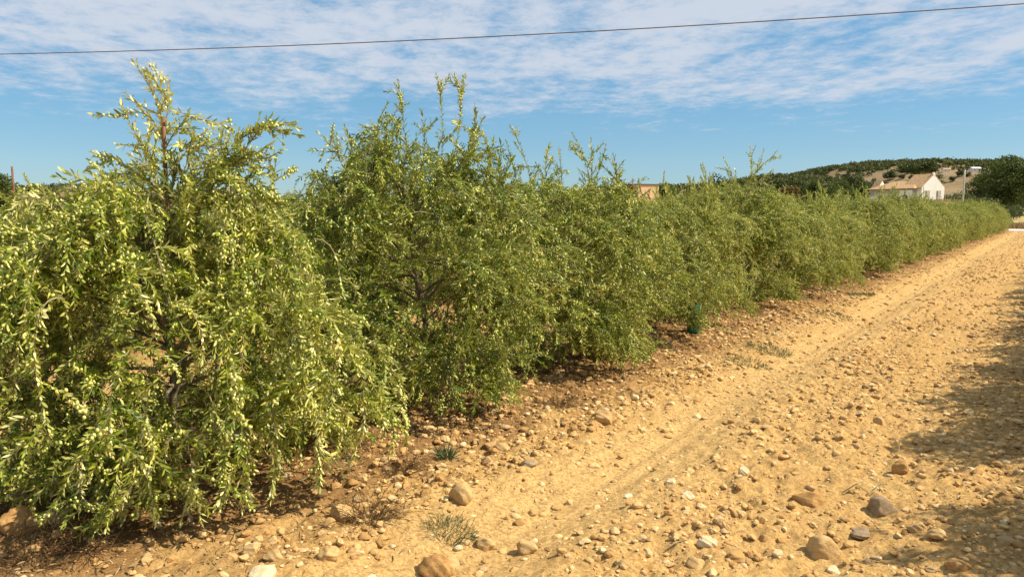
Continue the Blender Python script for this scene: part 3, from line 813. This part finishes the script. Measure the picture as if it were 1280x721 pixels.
def twig(pts, rads, lab):
    P = []
    for px, py, dz in pts:
        q, _ = on_ground(px, py); P.append([q[0], q[1], float(ground_h(q[0], q[1]))+dz])
    P = np.array(P); o0 = P[0].copy(); main = P-o0
    lines = [(main, np.linspace(rads, rads*.4, len(P)), 5)]
    for k in (1, 2):
        if k < len(P)-1: lines.append((np.array([main[k], main[k]+np.array([.03, .05, .01]), main[k]+np.array([.04, .10, -.005])]), np.array([rads*.6, rads*.5, rads*.2]), 4))
    me = wood_mesh('twig', lines, M['twig']); tag(link('twig', me, None, o0), lab, 'twig')
twig([(1052, 618, .02), (1070, 614, .05), (1085, 617, .03), (1100, 612, .035), (1110, 619, .01)], .005, 'pale forked twig behind the dark stone')
twig([(831, 690, .01), (842, 680, .025), (858, 674, .01)], .004, 'thin curved twig on the ground at the bottom of the track')
twig([(1123, 572, .03), (1124, 562, .06), (1122, 552, .03)], .003, 'thin pale twig standing up beside the narrow brown stone')

# ------------------------------------------------------------------ background trees
def crown(r, clumps, leaf, per, flat=.75):
    P = []; 
    for (c, rad) in clumps:
        n = int(per*rad**2)
        v = r.normal(0, 1, (n, 3)); v /= np.linalg.norm(v, axis=1)[:, None]
        q = v*(rad*r.uniform(.55, 1.08, n)**.6)[:, None]; q[:, 2] *= flat
        P.append(q+np.array(c))
    P = np.concatenate(P); n = len(P)
    D = r.normal(0, 1, (n, 3)); Nn = r.normal(0, .6, (n, 3))+np.array([0, 0, .8])
    return P, D, Nn, leaf*r.uniform(.6, 1.2, n), leaf*.6*r.uniform(.6, 1.2, n), np.clip(r.normal(.45, .22, n), 0, 1)
def bg_tree(seed, h, w, trunk_h, leaf, mat='tree_leaf', nclump=22, per=140, shape='round'):
    r = np.random.default_rng(seed); cl = []; limbs = []
    trunk = grow(r, (0, 0, -.3), (r.normal(0, .05), r.normal(0, .05), 1), h*.75, h*.05, 0, .12, -2)
    limbs.append((trunk, np.linspace(h*.028, h*.008, len(trunk)), 7))
    br = []
    for i in range(nclump):
        if shape == 'palm': az = i*2.4; rad = w*.32; zc = h*r.uniform(.85, .97); cr = w*.17
        elif shape == 'cone': f = i/nclump; az = i*2.4; zc = trunk_h+(h-trunk_h)*f; rad = w*.38*(1-f)**.8*r.uniform(.4, 1); cr = w*.2*(1-.6*f)
        else:
            az = i*2.4+r.normal(0, .3); f = r.random(); zc = trunk_h+(h-trunk_h)*(.12+.76*f); e = math.sqrt(max(0, 1-(2*f-1.0)**2))
            rad = w*.36*e*r.uniform(.3, 1.1); cr = w*r.uniform(.10, .19)
        c = (cos(az)*rad, sin(az)*rad, zc); cl.append((c, cr))
        k = min(int(len(trunk)*.3+r.random()*len(trunk)*.6), len(trunk)-1)
        br.append((np.array([trunk[k], (trunk[k]+np.array(c))/2+np.array([0, 0, -.03*h]), np.array(c)]), np.array([h*.010, h*.006, h*.003]), 5))
    return dict(trunk=wood_mesh('trunk', limbs, M['bark']), branches=wood_mesh('branches', br, M['bark']), crown=leaf_mesh('crown', *crown(r, cl, leaf, per), M[mat]))
BG = {}
def place_bg(key, px, D, lab, cat='tree', sc=1., group=None, pytop=None, z=None):
    ms = BG[key]; q = at(px, 262, D); z0 = float(ground_h(q[0], q[1])) if z is None else z
    t = empty('tree' if cat == 'tree' else 'bush', (q[0], q[1], z0), r.random()*6.3)
    if pytop is not None:
        sc = (at(px, pytop, D)[2]-z0)/ms['h']
    t.scale = (sc, sc, sc); tag(t, lab, cat, group)
    for k in ('trunk', 'branches', 'crown'): link(k, ms[k], t)
    return t
def mk(key, seed, h, w, th, leaf, **kw):
    BG[key] = bg_tree(seed, h, w, th, leaf, **kw); BG[key]['h'] = h
mk('big', 1, 9, 10.5, 1.6, .36, nclump=40, per=95, mat='mid_leaf')
mk('big2', 2, 8, 8, .4, .34, nclump=34, per=130, mat='mid_leaf')
mk('round', 3, 6, 6, .8, .28, nclump=26, per=220)
mk('bush', 4, 3, 5, .1, .22, mat='bush_leaf', nclump=20, per=260)
mk('rust', 5, 3, 4, .1, .22, mat='rust_leaf', nclump=16, per=260)
mk('palm', 6, 8, 5, 5.5, .30, nclump=16, per=340, shape='palm')
mk('cone', 7, 8, 3.5, .8, .28, nclump=20, per=300, shape='cone')
place_bg('big', 1262, 112, 'big dark spreading tree at the right edge beyond the pale road', pytop=194)
place_bg('big2', 1229, 122, 'dark bushy tree left of the big tree at the right edge', pytop=215)
place_bg('big2', 1300, 118, 'dark tree half cut by the right edge of the picture', pytop=205)
place_bg('bush', 1213, 100, 'lighter green shrub at the foot of the dark trees, by the pole', 'bush', pytop=244)
place_bg('bush', 1196, 112, 'green shrub just left of the concrete pole', 'bush', pytop=240)
place_bg('bush', 1232, 98, 'green shrub below the big dark tree', 'bush', pytop=248)
place_bg('palm', 1150, 150, 'slender tree with a tufted top behind the white gable', pytop=206)
place_bg('cone', 1143, 152, 'narrow tree behind the tiled roof of the house', pytop=213)
place_bg('round', 1064, 140, 'round green tree left of the house with its top against the hill', pytop=214)
for i, (px, pt, D) in enumerate(((1018, 226, 130), (1035, 229, 125), (1050, 226, 135), (1078, 232, 128), (1090, 230, 160))):
    place_bg('big2', px, D, ['dark leafy tree at the left end of the trees before the hill', 'low dark tree second from the left before the hill', 'dark tree in the middle of those before the hill', 'dark tree nearest the house on its left', 'dark tree showing behind the left end of the house'][i], pytop=pt)
place_bg('round', 985, 120, 'small round dark tree standing alone above the olive row', pytop=216)
place_bg('rust', 984, 117, 'rust brown bush under the lone round tree', 'bush', pytop=232)
place_bg('round', 905, 110, 'dark green tree behind the tall spray of the sixth olive tree', pytop=216)
place_bg('cone', 773, 70, 'dark pointed tree left of the orange building', pytop=216)
place_bg('rust', 778, 66, 'rust brown bush between the pointed tree and the orange building', 'bush', pytop=232)
place_bg('rust', 771, 64, 'rust brown bush under the dark pointed tree', 'bush', pytop=229)
place_bg('big2', 832, 108, 'low dark tree directly right of the orange building', pytop=229)
place_bg('big2', -8, 52, 'dark tree cut by the left edge of the picture', pytop=214)
place_bg('bush', 1268, 104, 'olive green shrub under the big tree at the right edge', 'bush', pytop=256)
place_bg('bush', 1252, 101, 'shrub right of the last olive tree, under the big tree', 'bush', pytop=255)
place_bg('bush', 1180, 118, 'shrub in front of the white gable wall', 'bush', pytop=251)

# ------------------------------------------------------------------ hills
def hill(name, prof, D0, D1, Dtop, woods, seed, clear=None):
    r = np.random.default_rng(seed)
    pxs = np.array([p[0] for p in prof], float); pys = np.array([p[1] for p in prof], float)
    nu, nv = 150, 46
    U = np.linspace(pxs[0], pxs[-1], nu); Vd = np.linspace(D0, D1, nv)
    tops = np.interp(U, pxs, pys)
    pts = np.zeros((nu, nv, 3))
    def surf(px, D):
        ztop = CAM[2]+(264.3-np.interp(px, pxs, pys))/FPX*Dtop
        f = sstep(D0, Dtop, D)**.8*(1-.25*sstep(Dtop, D1, D))
        e = sstep(pxs[0], pxs[0]+40, px)*(1-sstep(pxs[-1]-40, pxs[-1], px))
        X = (px-640)/FPX*Dtop      # straight-sided patch of land, not a fan
        n_ = (vnoise(X*.012, D*.012, seed)-.5)*.22+(vnoise(X*.04, D*.04, seed+1)-.5)*.06
        z = -3+(ztop+3)*f*(1+n_*(1-sstep(Dtop*.8, Dtop, D)))
        z = z*e+(-3)*(1-e)
        q = CAM[None, :2]+Rt[None, :2]*np.atleast_1d(X)[:, None]+Fh[None, :2]*np.atleast_1d(D)[:, None]
        return np.concatenate([q, np.atleast_1d(z)[:, None]], 1)
    UU, VV = np.meshgrid(U, Vd, indexing='ij')
    P = surf(UU.ravel(), VV.ravel())
    idx = np.arange(nu*nv).reshape(nu, nv)
    F = np.stack([idx[:-1, :-1], idx[1:, :-1], idx[1:, 1:], idx[:-1, 1:]], -1).reshape(-1, 4)
    tag(link(name, raw_mesh(name, P, F, M['hill'], True)), kind='structure')
    n = woods; px = r.uniform(pxs[0], pxs[-1], n*3); D = r.uniform(D0, D1*.97, n*3)
    P = surf(px, D)
    sx, sy, _ = proj(P)
    keep = P[:, 2] > .5
    if clear is not None: keep &= ~clear(sx, sy, r)
    P = P[keep][:n]; m = len(P)
    k = 34; sc = Dtop/700
    rad = r.uniform(1.6, 3.8, m)*sc
    v = r.normal(0, 1, (m, k, 3)); v /= np.linalg.norm(v, axis=2)[:, :, None]; v[:, :, 2] = np.abs(v[:, :, 2])*1.0
    Q = P[:, None]+v*rad[:, None, None]*r.uniform(.6, 1.05, (m, k, 1))
    Q = Q.reshape(-1, 3); nn = len(Q)
    rn = np.clip(np.repeat(r.normal(.45, .22, m), k)+r.normal(0, .1, nn), 0, 1)
    me = leaf_mesh('woodland', Q, r.normal(0, 1, (nn, 3)), v.reshape(-1, 3)+r.normal(0, .5, (nn, 3)), r.uniform(1.1, 2.2, nn)*sc, r.uniform(.8, 1.5, nn)*sc, rn, M['hill_leaf'])
    tag(link('woodland', me), 'dark low wood covering the %s' % {'hill': 'long hill behind the house', 'ridge': 'low ridge left of the hill', 'rise': 'distant rise at the left'}[name], 'woodland', kind='stuff')
    return surf
def clr(sx, sy, r):
    a = (sy > 211+.0*sx) & (sx > 1050) & (sx < 1225) & (sy < 250)
    a &= sy > 209+np.abs(sx-1140)*.05+3.5*vnoise(sx*.06, sx*0, 4)
    return (a & (r.random(len(sx)) < .90)) | ((sx > 1035) & (sx < 1060) & (sy > 214) & (sy < 220))
s1 = hill('hill', [(930, 262), (970, 236), (1000, 222), (1015, 216), (1040, 211), (1075, 207), (1120, 205.5), (1180, 206), (1240, 207), (1320, 209), (1420, 214), (1560, 235), (1700, 262)], 330, 950, 700, 7500, 3, clr)
s2 = hill('ridge', [(640, 262), (720, 242), (770, 238), (830, 236), (880, 234), (915, 230), (950, 223), (985, 225), (1010, 230), (1060, 240), (1120, 262)], 260, 620, 460, 4200, 8)
s3 = hill('rise', [(-260, 262), (-120, 245), (0, 240), (55, 237), (75, 234.5), (95, 234), (118, 235), (160, 238), (260, 243), (420, 262)], 260, 600, 450, 1800, 12)
# separate bushes on the bare slope of the hill
def slope_D(surf, px, py):
    D = np.linspace(340, 700, 400); P = surf(np.full(400, px), D); sx, sy, _ = proj(P)
    # position along the slope for a wanted row; X is set at the crest distance, so iterate the column
    i = int(np.argmin(np.abs(sy-py))); return D[i]
def on_slope(px, py):
    q = px
    for _ in range(8):
        D = slope_D(s1, q, py); p = s1(np.array([q]), np.array([D]))[0]; a, b, w = proj(p); q += (px-a)*.7*(D/700)
    return p
for i, (px, py, wpx) in enumerate(((1097, 216, 10), (1121, 214, 6), (1131, 216, 12), (1093, 224, 12), (1113, 223, 14), (1127, 222, 7), (1078, 224, 9), (1140, 223, 8), (1200, 219, 9), (1190, 225, 8), (1085, 213, 6), (1111, 211, 8))):
    p = on_slope(px, py+2); w = np.linalg.norm(p-CAM)/FPX*wpx
    t = empty('bush', p, r.random()*6); k = w/5*1.05; t.scale = (k, k, k*1.1)
    tag(t, 'round dark bush on the bare tan slope of the far hill', 'bush', 'dark bushes on the bare hillside')
    ms = BG['bush_d'] if 'bush_d' in BG else None
    if ms is None:
        mk('bush_d', 44, 3, 5, .1, .45, mat='tree_leaf', nclump=20, per=120); ms = BG['bush_d']
    for kk in ('trunk', 'crown'): link(kk, ms[kk], t)
def small_house(px, py, w, h, mat, lab, roof='tiles'):
    p = on_slope(px, py+1); k = np.linalg.norm(p-CAM)/FPX; W = w*k; H = h*k
    t = empty('hill_house', p, TH); tag(t, lab, 'house', 'houses on the far hill')
    mb = MB(); mb.box((0, 0, H*.25), (W, 0, 0), (0, W*.6, 0), (0, 0, H*1.1)); mb.build('wall', [M[mat]], t)
    mb = MB(); z0 = H*.80+.02; e = W*.54
    mb.prism([(-e, -W*.34, z0), (-e, W*.34, z0), (-e, 0, z0+H*.35)], (2*e, 0, 0)); mb.build('roof', [M[roof]], t)
    for sx in (-.25, .25):
        mb = MB(); mb.box((sx*W, -W*.3-.03, H*.42), (W*.12, 0, 0), (0, .08, 0), (0, 0, H*.28)); mb.build('window', [M['dark_glass']], t)
small_house(1140.5, 212, 11, 4, 'orange_wall', 'long tan house high on the far hill')
small_house(1182.5, 214, 8, 3.6, 'white_wall', 'small white house on the far hill left of the pole')
small_house(1219, 213.5, 9, 4, 'white_wall', 'bright white house on the far hill right of the pole', 'white_wall')
small_house(1232, 214, 5, 3, 'orange_wall', 'tiny tan house on the hill by the big dark tree')

# ------------------------------------------------------------------ country house
HX, HD = (1148-640)/FPX*115, 115.
ho = gxy(HX, HD)
house = empty('country_house', (ho[0], ho[1], float(ground_h(*ho))), TH+R_(23))
tag(house, 'white gabled country house with a tan tiled roof before the far hill', 'house')
gz0 = float(ground_h(*ho))
# local frame: x along the gable front to the right, y backwards
Wg = 5.0; zE = at(1167, 234.5, 116)[2]-gz0; zA = at(1167, 218.5, 116)[2]-gz0
mb = MB()
mb.prism([(0, 0, -.5), (Wg, 0, -.5), (Wg, 0, zE), (Wg/2, 0, zA), (0, 0, zE)], (0, 3.2, 0), 0)
mb.box((Wg/2, .1, zA+.12), (.35, 0, 0), (0, .25, 0), (0, 0, .5), 0)
mb.build('wall', [M['white_wall']], house)
mb = MB()
for sgn in (-1, 1):
    xe = Wg/2+sgn*(Wg/2+.28); dz = (zA-zE)/(Wg/2)*.28
    a = np.array([Wg/2, .02, zA+.02]); b = np.array([xe, .02, zE-dz+.02]); up = np.array([0, 0, .16])
    mb.prism([a, b, b+up, a+up], (0, 3.4, 0))
mb.build('roof', [M['tiles']], house)
# long rear wing with hipped roof, its shaded side turned left
yw0, yw1 = .9, 9.0; xl = -.55; zE2 = zE-.15; zR = at(1141, 226, 118)[2]-gz0
mb = MB(); mb.box(((xl+Wg)/2-.3, (yw0+yw1)/2+.0, (zE2-.5)/2), (Wg-xl-.6, 0, 0), (0, yw1-yw0, 0), (0, 0, zE2+.5)); mb.build('wing_wall', [M['shade_grey']], house)
mb = MB(); o1 = .45
A_ = [(xl-o1, yw0-.3, zE2+.03), (Wg-.4, yw0-.3, zE2+.03), (Wg-.4, yw1+o1, zE2+.03), (xl-o1, yw1+o1, zE2+.03), ((xl+Wg)/2-.4, yw0+1.6, zR), ((xl+Wg)/2-.4, yw1-2.4, zR)]
mb.add(A_, [(0, 1, 4), (1, 2, 5, 4), (2, 3, 5), (3, 0, 4, 5), (3, 2, 1, 0)]); mb.build('wing_roof', [M['tiles']], house)
# white porch bay with an arched opening on the wing's side
mb = MB(); xb = xl-.0
mb.box((xb-.12, 2.2, zE2/2-.2), (.3, 0, 0), (0, 2.2, 0), (0, 0, zE2-.1)); mb.build('porch_wall', [M['white_wall']], house)
def arch(yc, zc, w, h, x): return [(x, yc-w/2, zc), (x, yc+w/2, zc), (x, yc+w/2, zc+h)]+[(x, yc+w/2*cos(a), zc+h+w/2*sin(a)) for a in np.linspace(.3, pi-.3, 6)]+[(x, yc-w/2, zc+h)]
mb = MB(); mb.prism(arch(2.2, zE2-2.3, 1.0, .9, xb-.30), (.05, 0, 0)); mb.build('arched_window', [M['dark_glass']], house)
for xc in (1.3, 3.75):
    f = MB(); zc = at(1160, 242.8, 115.5)[2]-gz0
    f.box((xc, -.03, zc), (.86, 0, 0), (0, .07, 0), (0, 0, 1.15)); wnd = f.build('window', [M['tan_shutter']], house)
    f = MB(); f.box((xc, -.09, zc), (.6, 0, 0), (0, .05, 0), (0, 0, .92)); f.build('pane', [M['shade_grey']], wnd)
    f = MB(); f.box((xc, -.08, zc-.62), (1.0, 0, 0), (0, .16, 0), (0, 0, .08)); f.build('sill', [M['white_wall']], wnd)
mb = MB(); mb.prism([(2.0, 9.9, -.5), (4.3, 9.9, -.5), (4.3, 9.9, zE2+.1), (3.15, 9.9, zE2+1.5), (2.0, 9.9, zE2+.1)], (0, 1.2, 0)); mb.build('rear_gable', [M['white_wall']], house)
mb = MB()
for sg in (-1, 1):
    a_ = np.array([3.15, 10.0, zE2+1.52]); b_ = np.array([3.15+sg*1.35, 10.0, zE2+.0]); mb.prism([a_, b_, b_+[0, 0, .13], a_+[0, 0, .13]], (0, 1.2, 0))
mb.build('rear_roof', [M['tiles']], house)
mb = MB(); mb.tube([(-1.4, 7.6, -.4), (-1.4, 7.6, zE2-1.6), (-1.4, 7.6, zE2-1.2), (-1.4, 7.6, zE2-1.05)], [.7, .7, .45, .1], 14); mb.build('domed_outbuilding', [M['white_wall']], house, smooth=True)  # small white outbuilding with a curved roof
# brick wall before the house
a = np.array(gxy(HX-3, 108)); b = np.array(gxy(HX+5.5, 109.5)); mb = MB(); d = b-a; zt = at(1165, 250, 108)[2]
mb.prism([(0, 0, -.3), (d[0], d[1], -.3), (d[0], d[1], zt-gz0), (0, 0, zt-gz0)], (Fh[0]*.25, Fh[1]*.25, 0))
w_ = empty('garden_wall', (a[0], a[1], gz0)); tag(w_, 'orange brick garden wall along the front of the white house', 'wall')
mb.build('masonry', [M['orange_wall']], w_)
mb = MB(); mb.box((d[0]/2+Fh[0]*.125, d[1]/2+Fh[1]*.125, zt-gz0+.045), (d[0], d[1], 0), (Fh[0]*.4, Fh[1]*.4, 0), (0, 0, .08)); mb.build('coping', [M['tiles']], w_)

# orange building
q0 = at(795.5, 250, 95); og = empty('orange_building', (q0[0], q0[1], 0), TH+R_(24)); tag(og, 'small flat-roofed orange building above the olive crowns', 'building')
ht = at(810, 231, 95)[2]; wdt = 33/FPX*95
mb = MB(); mb.box((wdt/2, 2, ht/2), (wdt, 0, 0), (0, 4, 0), (0, 0, ht)); mb.build('wall', [M['orange_wall']], og)
mb = MB(); mb.box((wdt/2, 2, ht+.06), (wdt+.25, 0, 0), (0, 4.25, 0), (0, 0, .11)); mb.build('roof', [M['tar']], og)
mb = MB(); mb.box((wdt*.6, -.03, 1.05), (.9, 0, 0), (0, .06, 0), (0, 0, 2.0)); mb.build('door', [M['tar']], og)

# poles
def pole(px, pytop, D, r0, mat, lab, cross=True):
    q = at(px, pytop, D); z0 = float(ground_h(q[0], q[1])); t = empty('utility_pole', (q[0], q[1], z0), TH); tag(t, lab, 'pole')
    h = q[2]-z0
    mb = MB(); mb.tube([(0, 0, z) for z in np.linspace(-.4, h, 6)], np.linspace(r0*1.2, r0, 6), 10); mb.build('post', [M[mat]], t, smooth=True)
    if cross:
        mb = MB(); mb.box((0, -.0, h-.25), (.5, 0, 0), (0, .08, 0), (0, 0, .08)); mb.build('cross_arm', [M[mat]], t)
pole(1206, 212.5, 96, .10, 'pole', 'pale concrete pole between the white house and the big dark tree', False)
pole(791.5, 223, 88, .09, 'wood_pole', 'thin wooden pole just left of the orange building')

# overhead cable: one span from far left to far right
PL = at(0, 68, 24.); PR = at(1280, 5, 19.)
d = PR-PL; PL2 = PL-d*.35; PR2 = PR+d*.35
mid = at(640, 41.5, 21.5)
ts = np.linspace(-.35, 1.35, 60); pts = []
sag = (PL+PR)/2-mid
for t in ts: pts.append(PL+d*t+np.array([0, 0, -1])*(.18*(1-((t-.5)/.5)**2)))
mb = MB(); mb.tube(pts, .014, 6); tag(mb.build('overhead_cable', [M['cable']], smooth=True), 'single dark cable crossing the sky above the orchard', 'cable')

# bird
bp = at(810.5, 224, 60); V = [(-.17, .03, .04), (-.08, 0, .06), (0, -.03, .02), (.08, 0, .06), (.17, .03, .04), (-.07, .06, .055), (0, .1, .01), (.07, .06, .055), (0, -.12, .01), (0, .18, .0), (0, 0, -.03), (0, 0, .04)]
mb = MB(); mb.add(V, [(0, 1, 5), (1, 2, 6, 5), (2, 3, 7, 6), (3, 4, 7), (0, 5, 1), (4, 3, 7), (8, 2, 11), (8, 3, 11), (8, 10, 2), (8, 10, 3), (9, 6, 10), (2, 10, 9, 6), (11, 2, 9), (11, 3, 9), (3, 10, 9)])
o = mb.build('bird', [M['feather']], loc=bp); o.rotation_euler = (0, 0, TH+.3); tag(o, 'tiny dark bird in the sky above the orange building', 'bird')

# dry grass by the road end and behind
n = 26000
x = r.uniform(-10, 60, n); y = r.uniform(81.5, 105, n)
Pg = np.stack([x, y, ground_h(x, y)], -1); D = np.stack([r.normal(0, .35, n), r.normal(0, .35, n), np.ones(n)], -1)
me = leaf_mesh('dry_grass', Pg, D, r.normal(0, 1, (n, 3)), r.uniform(.2, .6, n), r.uniform(.03, .07, n), r.random(n), M['dry_stem'])
tag(link('dry_grass', me), 'dry straw-coloured grass beyond the pale road', 'grass', kind='stuff')

# ------------------------------------------------------------------ light
SUN_EL = R_(47); SUN_MATH = R_(90+36.1-95)     # direction towards the sun, math angle from +x
sdir = Vector((cos(SUN_EL)*cos(SUN_MATH), cos(SUN_EL)*sin(SUN_MATH), sin(SUN_EL)))
sl = bpy.data.lights.new('sun', 'SUN'); sl.energy = 5.0; sl.angle = R_(.53); sl.color = (1, .90, .72)
so = bpy.data.objects.new('sun', sl); C.objects.link(so); so.rotation_euler = sdir.to_track_quat('Z', 'Y').to_euler()

wd = bpy.data.worlds.new('World'); scene.world = wd; wd.use_nodes = True
nt = wd.node_tree; nt.nodes.clear()
out = nt.nodes.new('ShaderNodeOutputWorld'); bg = nt.nodes.new('ShaderNodeBackground')
sky = nt.nodes.new('ShaderNodeTexSky'); sky.sky_type = 'NISHITA'; sky.sun_disc = False
sky.sun_elevation = SUN_EL; sky.sun_rotation = pi/2-SUN_MATH; sky.altitude = 300; sky.air_density = 1.0; sky.dust_density = .3; sky.ozone_density = 2.0
hs = nt.nodes.new('ShaderNodeHueSaturation'); hs.inputs['Saturation'].default_value = 1.38; hs.inputs['Value'].default_value = 1.32; hs.inputs['Hue'].default_value = .503; nt.links.new(sky.outputs[0], hs.inputs['Color'])
# thin high cloud layer on a plane overhead
tc = nt.nodes.new('ShaderNodeTexCoord'); nrm = nt.nodes.new('ShaderNodeVectorMath'); nrm.operation = 'NORMALIZE'; nt.links.new(tc.outputs['Generated'], nrm.inputs[0])
sep = nt.nodes.new('ShaderNodeSeparateXYZ'); nt.links.new(nrm.outputs[0], sep.inputs[0])
zz = mth(nt, 'MAXIMUM', mth(nt, 'ADD', sep.outputs[2], .06), .02)
X = mth(nt, 'DIVIDE', sep.outputs[0], zz); Y = mth(nt, 'DIVIDE', sep.outputs[1], zz)
cmb = nt.nodes.new('ShaderNodeCombineXYZ'); nt.links.new(X, cmb.inputs[0]); nt.links.new(Y, cmb.inputs[1])
mp = nt.nodes.new('ShaderNodeMapping'); mp.vector_type = 'TEXTURE'; mp.inputs['Rotation'].default_value = (0, 0, TH+R_(12)); mp.inputs['Scale'].default_value = (.8, 1.0, 1); mp.inputs['Location'].default_value = (0.3, 0.2, 0)
nt.links.new(cmb.outputs[0], mp.inputs[0])
n1 = noise(nt, mp.outputs[0], 1.1, 3, .5, .3); n2 = noise(nt, mp.outputs[0], 4.6, 8, .70, .15)
band = mrange(nt, sep.outputs[2], .03, .20, -.31, .20)
cov = mth(nt, 'ADD', mth(nt, 'ADD', mth(nt, 'MULTIPLY', n1, .66), mth(nt, 'MULTIPLY', n2, .80)), band)
den = mrange(nt, cov, .66, 1.04, 0, .88)
cl = nt.nodes.new('ShaderNodeMix'); cl.data_type = 'RGBA'; nt.links.new(den, cl.inputs[0]); nt.links.new(mixc(nt, .52, hs.outputs[0], (2.9, 6.3, 9.3)), cl.inputs[6]); cl.inputs[7].default_value = (8.1, 8.7, 9.8, 1)
nt.links.new(cl.outputs[2], bg.inputs[0]); bg.inputs[1].default_value = .052
nt.links.new(bg.outputs[0], out.inputs[0])

# ------------------------------------------------------------------ camera
cam = bpy.data.cameras.new('camera'); co_ = bpy.data.objects.new('camera', cam); C.objects.link(co_)
cam.sensor_width = 36; cam.lens = 36*FPX/1280; cam.clip_start = .05; cam.clip_end = 8000
co_.location = CAM; co_.rotation_euler = (pi/2-PITCH, 0, TH)
scene.camera = co_
scene.view_settings.view_transform = 'Standard'; scene.view_settings.look = 'None'
scene.view_settings.exposure = .66; scene.view_settings.gamma = 1
